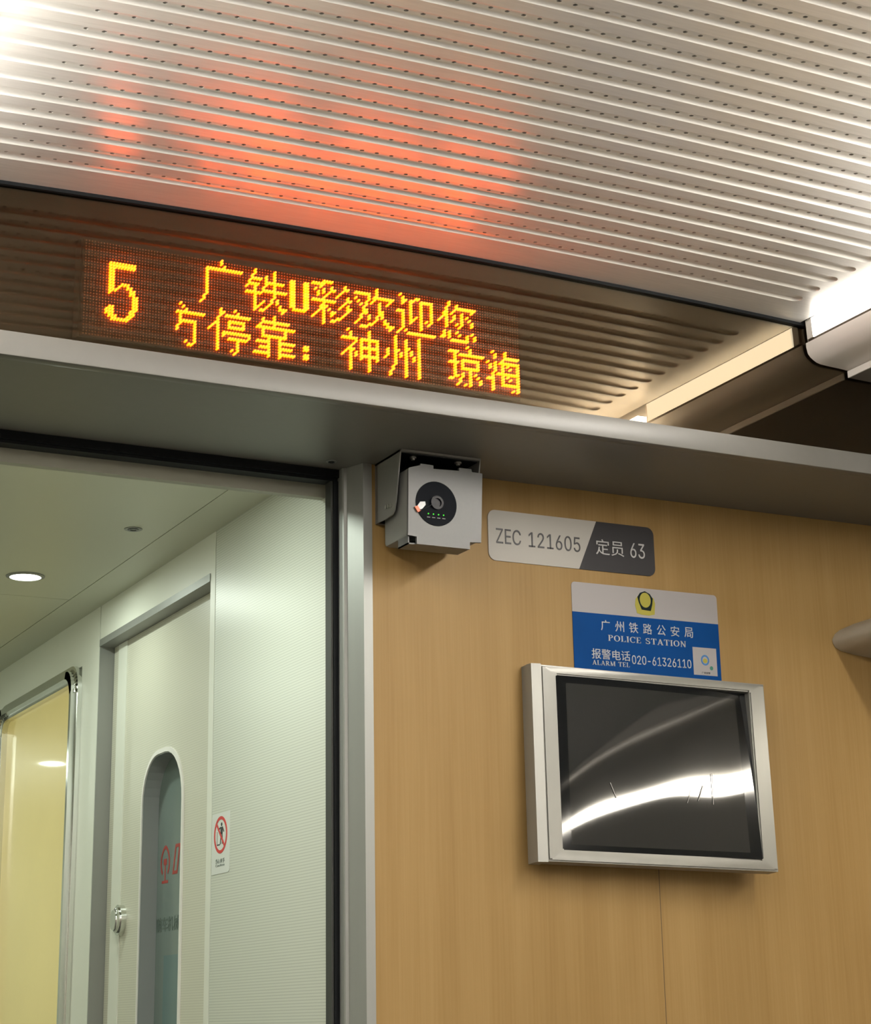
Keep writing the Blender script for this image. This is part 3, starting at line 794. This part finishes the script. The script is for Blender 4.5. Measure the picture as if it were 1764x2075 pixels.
# ================================================================== SURVEILLANCE CAMERA
sc_ = thing('surveillance_camera', 'boxy grey surveillance camera under the soffit beside the doorway', 'camera', (1.205, YW, .64))
XA, XB = 1.1433, 1.2727
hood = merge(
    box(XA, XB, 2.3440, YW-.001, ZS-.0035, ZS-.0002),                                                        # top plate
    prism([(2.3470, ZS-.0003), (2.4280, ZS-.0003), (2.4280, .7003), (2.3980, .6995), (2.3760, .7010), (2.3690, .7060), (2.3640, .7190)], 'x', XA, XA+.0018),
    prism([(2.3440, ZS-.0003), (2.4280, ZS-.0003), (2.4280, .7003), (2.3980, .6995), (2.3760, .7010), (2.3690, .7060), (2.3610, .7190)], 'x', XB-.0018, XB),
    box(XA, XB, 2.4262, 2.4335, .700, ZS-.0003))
obj('hood', hood, M['cam_grey_lightened'], sc_)
obj('hood_lining', merge(box(XA+.003, XB-.003, 2.3500, 2.4255, ZS-.0050, ZS-.0036), box(XA+.0020, XA+.0032, 2.372, 2.4255, .706, ZS-.005), box(XA+.002, XB-.002, 2.4240, 2.4260, .70, ZS-.004)), M['cam_dark'], sc_)
YF = 2.335
# box body with cut-out front plate
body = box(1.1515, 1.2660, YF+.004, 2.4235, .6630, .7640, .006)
obj('housing', body, M['cam_grey_lightened'], sc_, smooth=40)
face = [(1.1480, .6660), (1.1475, .6618), (1.1615, .6607), (1.1615, .6500), (1.2462, .6502), (1.2466, .6605), (1.2648, .6618), (1.2697, .7657), (1.2525, .7660), (1.2516, .7703), (1.2316, .7700), (1.2315, .7655), (1.1900, .7636), (1.1899, .7688), (1.1692, .7692), (1.1690, .7668), (1.1520, .7615), (1.1500, .7600)]
obj('faceplate', prism(face, 'y', YF, YF+.0045), M['cam_grey'], sc_)
obj('bracket', merge(box(1.1500, 1.2455, 2.3395, 2.3720, .6500, .6520), box(1.1500, 1.1515, 2.3395, 2.3720, .6500, .6630), prism([(2.372, .652), (2.432, .690), (2.432, .700), (2.372, .663)], 'x', 1.165, 1.235)), M['cam_grey'], sc_)
LX, LZ = 1.1931, .7118
lf_ = obj('lens_cover', prism(ring_pts(LX, LZ, .0325, .0328, 48), 'y', YF-.0012, YF+.001), M['lens_face'], sc_, smooth=30); lf_['label'] = 'round black lens cover'
obj('lens', merge(frame_prism(ring_pts(LX, LZ+.001, .0100, .0100, 28), ring_pts(LX, LZ+.001, .0066, .0066, 28), 'y', YF-.0045, YF-.001), prism(ring_pts(LX, LZ+.001, .0066, .0066, 28), 'y', YF-.0022, YF-.001)), M['lens'], lf_, smooth=40)
for i in range(4):
    x = 1.1798 + (1.2041-1.1798)*i/3
    obj('indicator_light', prism(ring_pts(x, .6958, .0010, .0010, 12), 'y', YF-.0018, YF-.0010), M['green'], lf_)
    obj('caption', box(x-.0022, x+.0028, YF-.0014, YF-.0011, .6902, .6913), plain('caption_grey', (0.16, 0.16, 0.16)), lf_)
ot = obj('pull_tab', prism([(1.1575, .7035), (1.1622, .7055), (1.1672, .6985), (1.1628, .6958)], 'y', YF-.0030, YF-.0014), M['orange_tab'], sc_); ot['label'] = 'orange end of the pull tab'
ot = obj('film_strip', prism([(1.1622, .7055), (1.1665, .7118), (1.1745, .7128), (1.1752, .7080), (1.1672, .6985)], 'y', YF-.0025, YF-.0016), M['clear_tab'], sc_); ot['label'] = 'clear strip of the pull tab'
obj('thin_wire', tube([(1.1655, .0, .6990), (1.1760, .0, .7042), (1.1840, 0, .7085)], .0007, 6), M['black'], sc_) if False else obj('thin_wire', tube([(1.1655, YF-.0028, .6990), (1.1760, YF-.0030, .7042), (1.1845, YF-.0040, .7090)], .0007, 6), M['black'], sc_)
for (x, y) in ((1.1705, 2.362), (1.2430, 2.360)):
    obj('screw', merge(prism(ring_pts(x, y, .0052, .0052, 16), 'z', ZS-.0072, ZS-.0050), prism(ring_pts(x, y, .0032, .0032, 6), 'z', ZS-.0098, ZS-.0072)), M['screw'], sc_)
for (y, z) in ((2.3945, .7165), (2.3860, .7157), (2.3790, .7150)):
    obj('screw', prism(ring_pts(y, z, .0030, .0030, 12), 'x', XA-.0022, XA), M['screw'], sc_)

# ================================================================== CAR NUMBER SIGN
t = thing('car_number_sign', 'silver and charcoal car number sign on the wood wall beside the camera', 'sign', (1.478, YW, .664))
x0, x1, z0, z1, R_ = 1.3300, 1.6262, .6643, .7428, .0125
xt, xb = 1.5212, 1.4872
pl = rrect(x0, x1, z0, z1, R_, 6)
left = [p for p in pl if p[0] < 1.45]; right = [p for p in pl if p[0] > 1.55]
leftp = left[:7] + [(xb, z0), (xt, z1)] + left[7:]
rightp = right + [(xt, z1), (xb, z0)]
o = obj('light_plate', prism(leftp, 'y', YW-.0016, YW-.0001), M['sign_grey'], t)
o = obj('dark_plate', prism(rightp, 'y', YW-.0016, YW-.0001), M['sign_dark'], t)
YS = YW - .0016
o = obj('lettering', on_wall(fit(text_bm('ZEC'), 1.3433, 1.3860, .6912, .7148), YS), M['ink'], t); o['label'] = 'dark letters ZEC'
o = obj('lettering', on_wall(fit(text_bm('121605'), 1.3996, 1.4906, .6905, .7142), YS), M['ink'], t); o['label'] = 'dark digits 121605'
o = obj('lettering', on_wall(fit(text_bm('定员'), 1.5187, 1.5695, .6905, .7152), YS), M['white_ink'], t); o['label'] = 'white Chinese characters'
o = obj('lettering', on_wall(fit(text_bm('63'), 1.5813, 1.6080, .6908, .7145), YS), M['white_ink'], t); o['label'] = 'white digits 63'

# ================================================================== POLICE STICKER
t = thing('police_sticker', 'white and blue police station sticker with phone number above the wall screen', 'sticker', (1.606, YW, .49))
px0, px1, pzt, pzm, pzb = 1.4722, 1.7398, .6437, .5972, .4900
wp = [(px0, pzm), (px1, pzm)] + rrect(px0, px1, pzm-.05, pzt, .006, 5)[12:]
obj('white_field', prism(wp, 'y', YW-.0010, YW-.0001), M['sign_white'], t)
obj('blue_field', box(px0, px1, YW-.0010, YW-.0001, pzb, pzm), M['sign_blue'], t)
YS = YW - .0010
ex, ez = 1.6045, .6200
em = flat([(ex-.0172, ez+.006), (ex-.0188, ez-.004), (ex-.0165, ez-.0130), (ex-.0160, ez-.0165), (ex-.008, ez-.0185), (ex+.006, ez-.0190), (ex+.0165, ez-.0165), (ex+.0170, ez-.010), (ex+.0182, ez+.001), (ex+.0160, ez+.009), (ex, ez+.0175), (ex-.010, ez+.014)])
e1 = obj('emblem', on_wall(em, YS, .0004), M['gold'], t); e1['label'] = 'round police emblem in gold and dark green'
shield = [(ex, ez+.0193), (ex+.0090, ez+.0155), (ex+.0142, ez+.0085), (ex+.0128, ez-.0010), (ex+.0095, ez-.0115), (ex-.0070, ez-.0105), (ex-.0118, ez+.0005), (ex-.0140, ez+.0090), (ex-.0090, ez+.0160)]
obj('shield', on_wall(flat(shield), YS-.0004, .0002), M['emblem_dark'], e1)
obj('medallion', on_wall(flat(ring_pts(ex, ez+.0050, .0100, .0118, 28)), YS-.0006, .0002), M['gold'], e1)
chars = '广州铁路公安局'
for i, ch in enumerate(chars):
    cx_ = 1.5300 + (1.6825-1.5300)*i/6
    o = obj('lettering', on_wall(fit(text_bm(ch), cx_-.0080, cx_+.0080, .5715, .5878), YS), M['white_ink'], t); o['label'] = 'white character ' + ch
o = obj('lettering', on_wall(fit(serif_text('POLICE STATION'), 1.5340, 1.6760, .5558, .5655), YS), M['white_ink'], t); o['label'] = 'white serif words POLICE STATION'
o = obj('lettering', on_wall(fit(text_bm('报警电话'), 1.5034, 1.5722, .5268, .5424), YS, .0007), M['white_ink'], t); o['label'] = 'white characters for alarm telephone'
o = obj('lettering', on_wall(fit(serif_text('ALARM TEL'), 1.5040, 1.5706, .5172, .5246), YS), M['white_ink'], t); o['label'] = 'white serif words ALARM TEL'
o = obj('lettering', on_wall(fit(text_bm('020-61326110'), 1.5752, 1.6840, .5230, .5366), YS), M['white_ink'], t); o['label'] = 'white phone number 020-61326110'
obj('code_square', box(1.6882, 1.7326, YS-.0003, YS, .5138, .5575), M['sign_white'], t)['label'] = 'white square in the lower right corner'
qx, qz = 1.7105, .5378
b1 = obj('badge', on_wall(flat_ring(ring_pts(qx, qz, .0078, .0084), ring_pts(qx, qz, .0052, .0056)), YS-.0003, .0002), M['ring_blue'], t); b1['label'] = 'small blue ring badge'
obj('badge_center', on_wall(flat(ring_pts(qx, qz-.001, .0040, .0036, 16)), YS-.0003, .0002), M['gold'], b1)
obj('badge', on_wall(flat(ring_pts(1.7218, .5258, .0031, .0033, 16)), YS-.0003, .0002), M['ring_green'], t)['label'] = 'tiny green badge'
o = obj('lettering', on_wall(fit(text_bm('广铁报警'), 1.7030, 1.7190, .5160, .5193), YS-.0003, .0003), M['ink'], t); o['label'] = 'tiny dark caption on the white square'

# ================================================================== WALL SCREEN
a_, b_, c_ = math.radians(-3.0422), math.radians(-3.281), math.radians(1.3962)
def rot3(a, b, c):
    return Matrix.Rotation(a, 3, 'Z') @ Matrix.Rotation(b, 3, 'X') @ Matrix.Rotation(c, 3, 'Y')
R3 = rot3(a_, b_, c_)
mon = thing('wall_screen', 'switched-off silver framed screen on the wood wall below the police sticker', 'screen', (1.579, 2.385, .358), rot=R3)
HW, HH = .2001, .1433
gx0, gx1, gzt, gzb = -.1619, .1724, .1294, -.1261
ax0, ax1, azt, azb = -.1460, .1523, .1188, -.1172
D = .030
def ringbox(o, i, y0, y1):
    return frame_prism([(o[0], o[2]), (o[1], o[2]), (o[1], o[3]), (o[0], o[3])], [(i[0], i[2]), (i[1], i[2]), (i[1], i[3]), (i[0], i[3])], 'y', y0, y1)
fr = ringbox((-HW+.0135, HW, -HH, HH), (gx0, gx1, gzb, gzt), 0, D)
bmesh.ops.bevel(fr, geom=[e for e in fr.edges if all(abs(v.co.y) < 1e-6 for v in e.verts)], offset=.0022, segments=2, affect='EDGES')
obj('frame', fr, M['mon_frame'], mon, local=True, smooth=35)
side = prism([(-HW-.004, .012), (-HW-.0015, .003), (-HW+.0135, .0006), (-HW+.0135, .030), (-HW-.004, .030)], 'z', -HH-.0012, HH+.0012)
obj('side_bar', side, M['mon_frame'], mon, local=True, smooth=20)
# gently bowed and wavy protective film over border and screen: real relief
def film(inside):
    bm = bmesh.new()
    xs = [gx0 + (ax0-gx0)*i/6 for i in range(6)] + [ax0 + (ax1-ax0)*i/90 for i in range(90)] + [ax1 + (gx1-ax1)*i/6 for i in range(7)]
    zs = [gzb + (azb-gzb)*i/4 for i in range(4)] + [azb + (azt-azb)*i/70 for i in range(70)] + [azt + (gzt-azt)*i/4 for i in range(5)]
    V = {}
    def vert(i, j):
        if (i, j) not in V:
            x, z = xs[i], zs[j]; u, v = (x-ax0)/(ax1-ax0), (z-azb)/(azt-azb)
            d = (z+.045)*(-.013 - .041*u + .102*u*u) + .00007*math.sin(2*PI*(1.1*u+.9*v)) + .00003*math.sin(2*PI*(2.1*u-1.3*v+.2))
            V[i, j] = bm.verts.new((x, .0036 + d, z))
        return V[i, j]
    for j in range(len(zs)-1):
        for i in range(len(xs)-1):
            cin = 6 <= i < 96 and 4 <= j < 74
            if cin == inside: bm.faces.new((vert(i, j), vert(i+1, j), vert(i+1, j+1), vert(i, j+1)))
    bmesh.ops.recalc_face_normals(bm, faces=bm.faces[:])
    if sum(f.normal.y for f in bm.faces) > 0: bmesh.ops.reverse_faces(bm, faces=bm.faces[:])
    return bm
obj('border', film(False), M['mon_black'], mon, local=True, smooth=60)
fm = obj('screen_film', film(True), M['film'], mon, local=True, smooth=60); fm['label'] = 'dark screen under wavy glossy film'
obj('backing', box(gx0, gx1, .0180, D-.002, gzb, gzt), M['black'], mon, local=True)
obj('mount', box(-.10, .10, D-.004, .0470, -.05, .04), M['black'], mon, local=True)
# short creases in the film
for (x, z, dx, dz, wd) in ((-.0790, -.0250, .009, -.022, .0010), (.0690, -.0440, .0105, .024, .0012), (.0950, -.0480, .001, .047, .0010), (.0500, -.0480, .008, .020, .0007)):
    p, q = (x, z), (x+dx, z+dz)
    bm = bar2d(p, q, wd)
    r = bmesh.ops.extrude_face_region(bm, geom=bm.faces[:])
    for v in [g_ for g_ in r['geom'] if isinstance(g_, bmesh.types.BMVert)]: v.co.z += .0003
    for v in bm.verts: v.co = (v.co.x, .0026 - v.co.z, v.co.y)
    bmesh.ops.recalc_face_normals(bm, faces=bm.faces[:])
    obj('crease', bm, M['film_scratch'], mon, local=True)

# ================================================================== WARNING STICKER IN THE CORRIDOR
t = thing('warning_sticker', 'small white prohibition sticker on the ribbed corridor panel beside the door', 'sticker', (XR, 2.953, .2392))
wy0, wy1, wz0, wz1 = 2.9120, 2.9925, .2392, .3362
obj('sheet', on_side(flat(rrect(-wy1, -wy0, wz0, wz1, .005, 4, rs=(.0005, .006, .001, .005))), XR, .0007), M['sign_paper'], t)
XS = XR - .0007
cy_, cz_ = 2.9525, .3008
obj('red_ring', on_side(flat_ring(ring_pts(-cy_, cz_, .0300, .0298, 40), ring_pts(-cy_, cz_, .0248, .0246, 40)), XS, .0004), M['red'], t)
pic = merge(flat(ring_pts(-cy_+.004, cz_+.0165, .0035, .0030, 14)), flat([(-cy_+.000, cz_+.002), (-cy_+.009, cz_+.002), (-cy_+.010, cz_+.0125), (-cy_-.001, cz_+.0125)]),
            bar2d((-cy_-.001, cz_+.0115), (-cy_-.012, cz_+.008), .0028), bar2d((-cy_-.012, cz_+.008), (-cy_-.0125, cz_+.0145), .0022),
            bar2d((-cy_+.009, cz_+.011), (-cy_+.015, cz_+.004), .0026),
            bar2d((-cy_+.003, cz_+.003), (-cy_-.001, cz_-.015), .0034), bar2d((-cy_+.007, cz_+.003), (-cy_+.008, cz_-.015), .0034),
            bar2d((-cy_-.016, cz_-.0155), (-cy_-.003, cz_-.0155), .0020), bar2d((-cy_-.0155, cz_-.015), (-cy_-.0155, cz_+.006), .0012))
obj('pictogram', on_side(pic, XS, .0003), M['ink'], t)
obj('red_slash', on_side(bar2d((-cy_-.018, cz_+.018), (-cy_+.018, cz_-.018), .0046), XS-.0003, .0003), M['red'], t)
o = obj('lettering', on_side(fit(text_bm('当心夹手'), -2.9740, -2.9325, .2555, .2630), XS, .0003), M['logo_green'], t); o['label'] = 'small dark Chinese caption'
o = obj('lettering', on_side(fit(text_bm('Caution'), -2.9735, -2.9335, .2505, .2545), XS, .0003), M['logo_green'], t); o['label'] = 'tiny dark caption below'
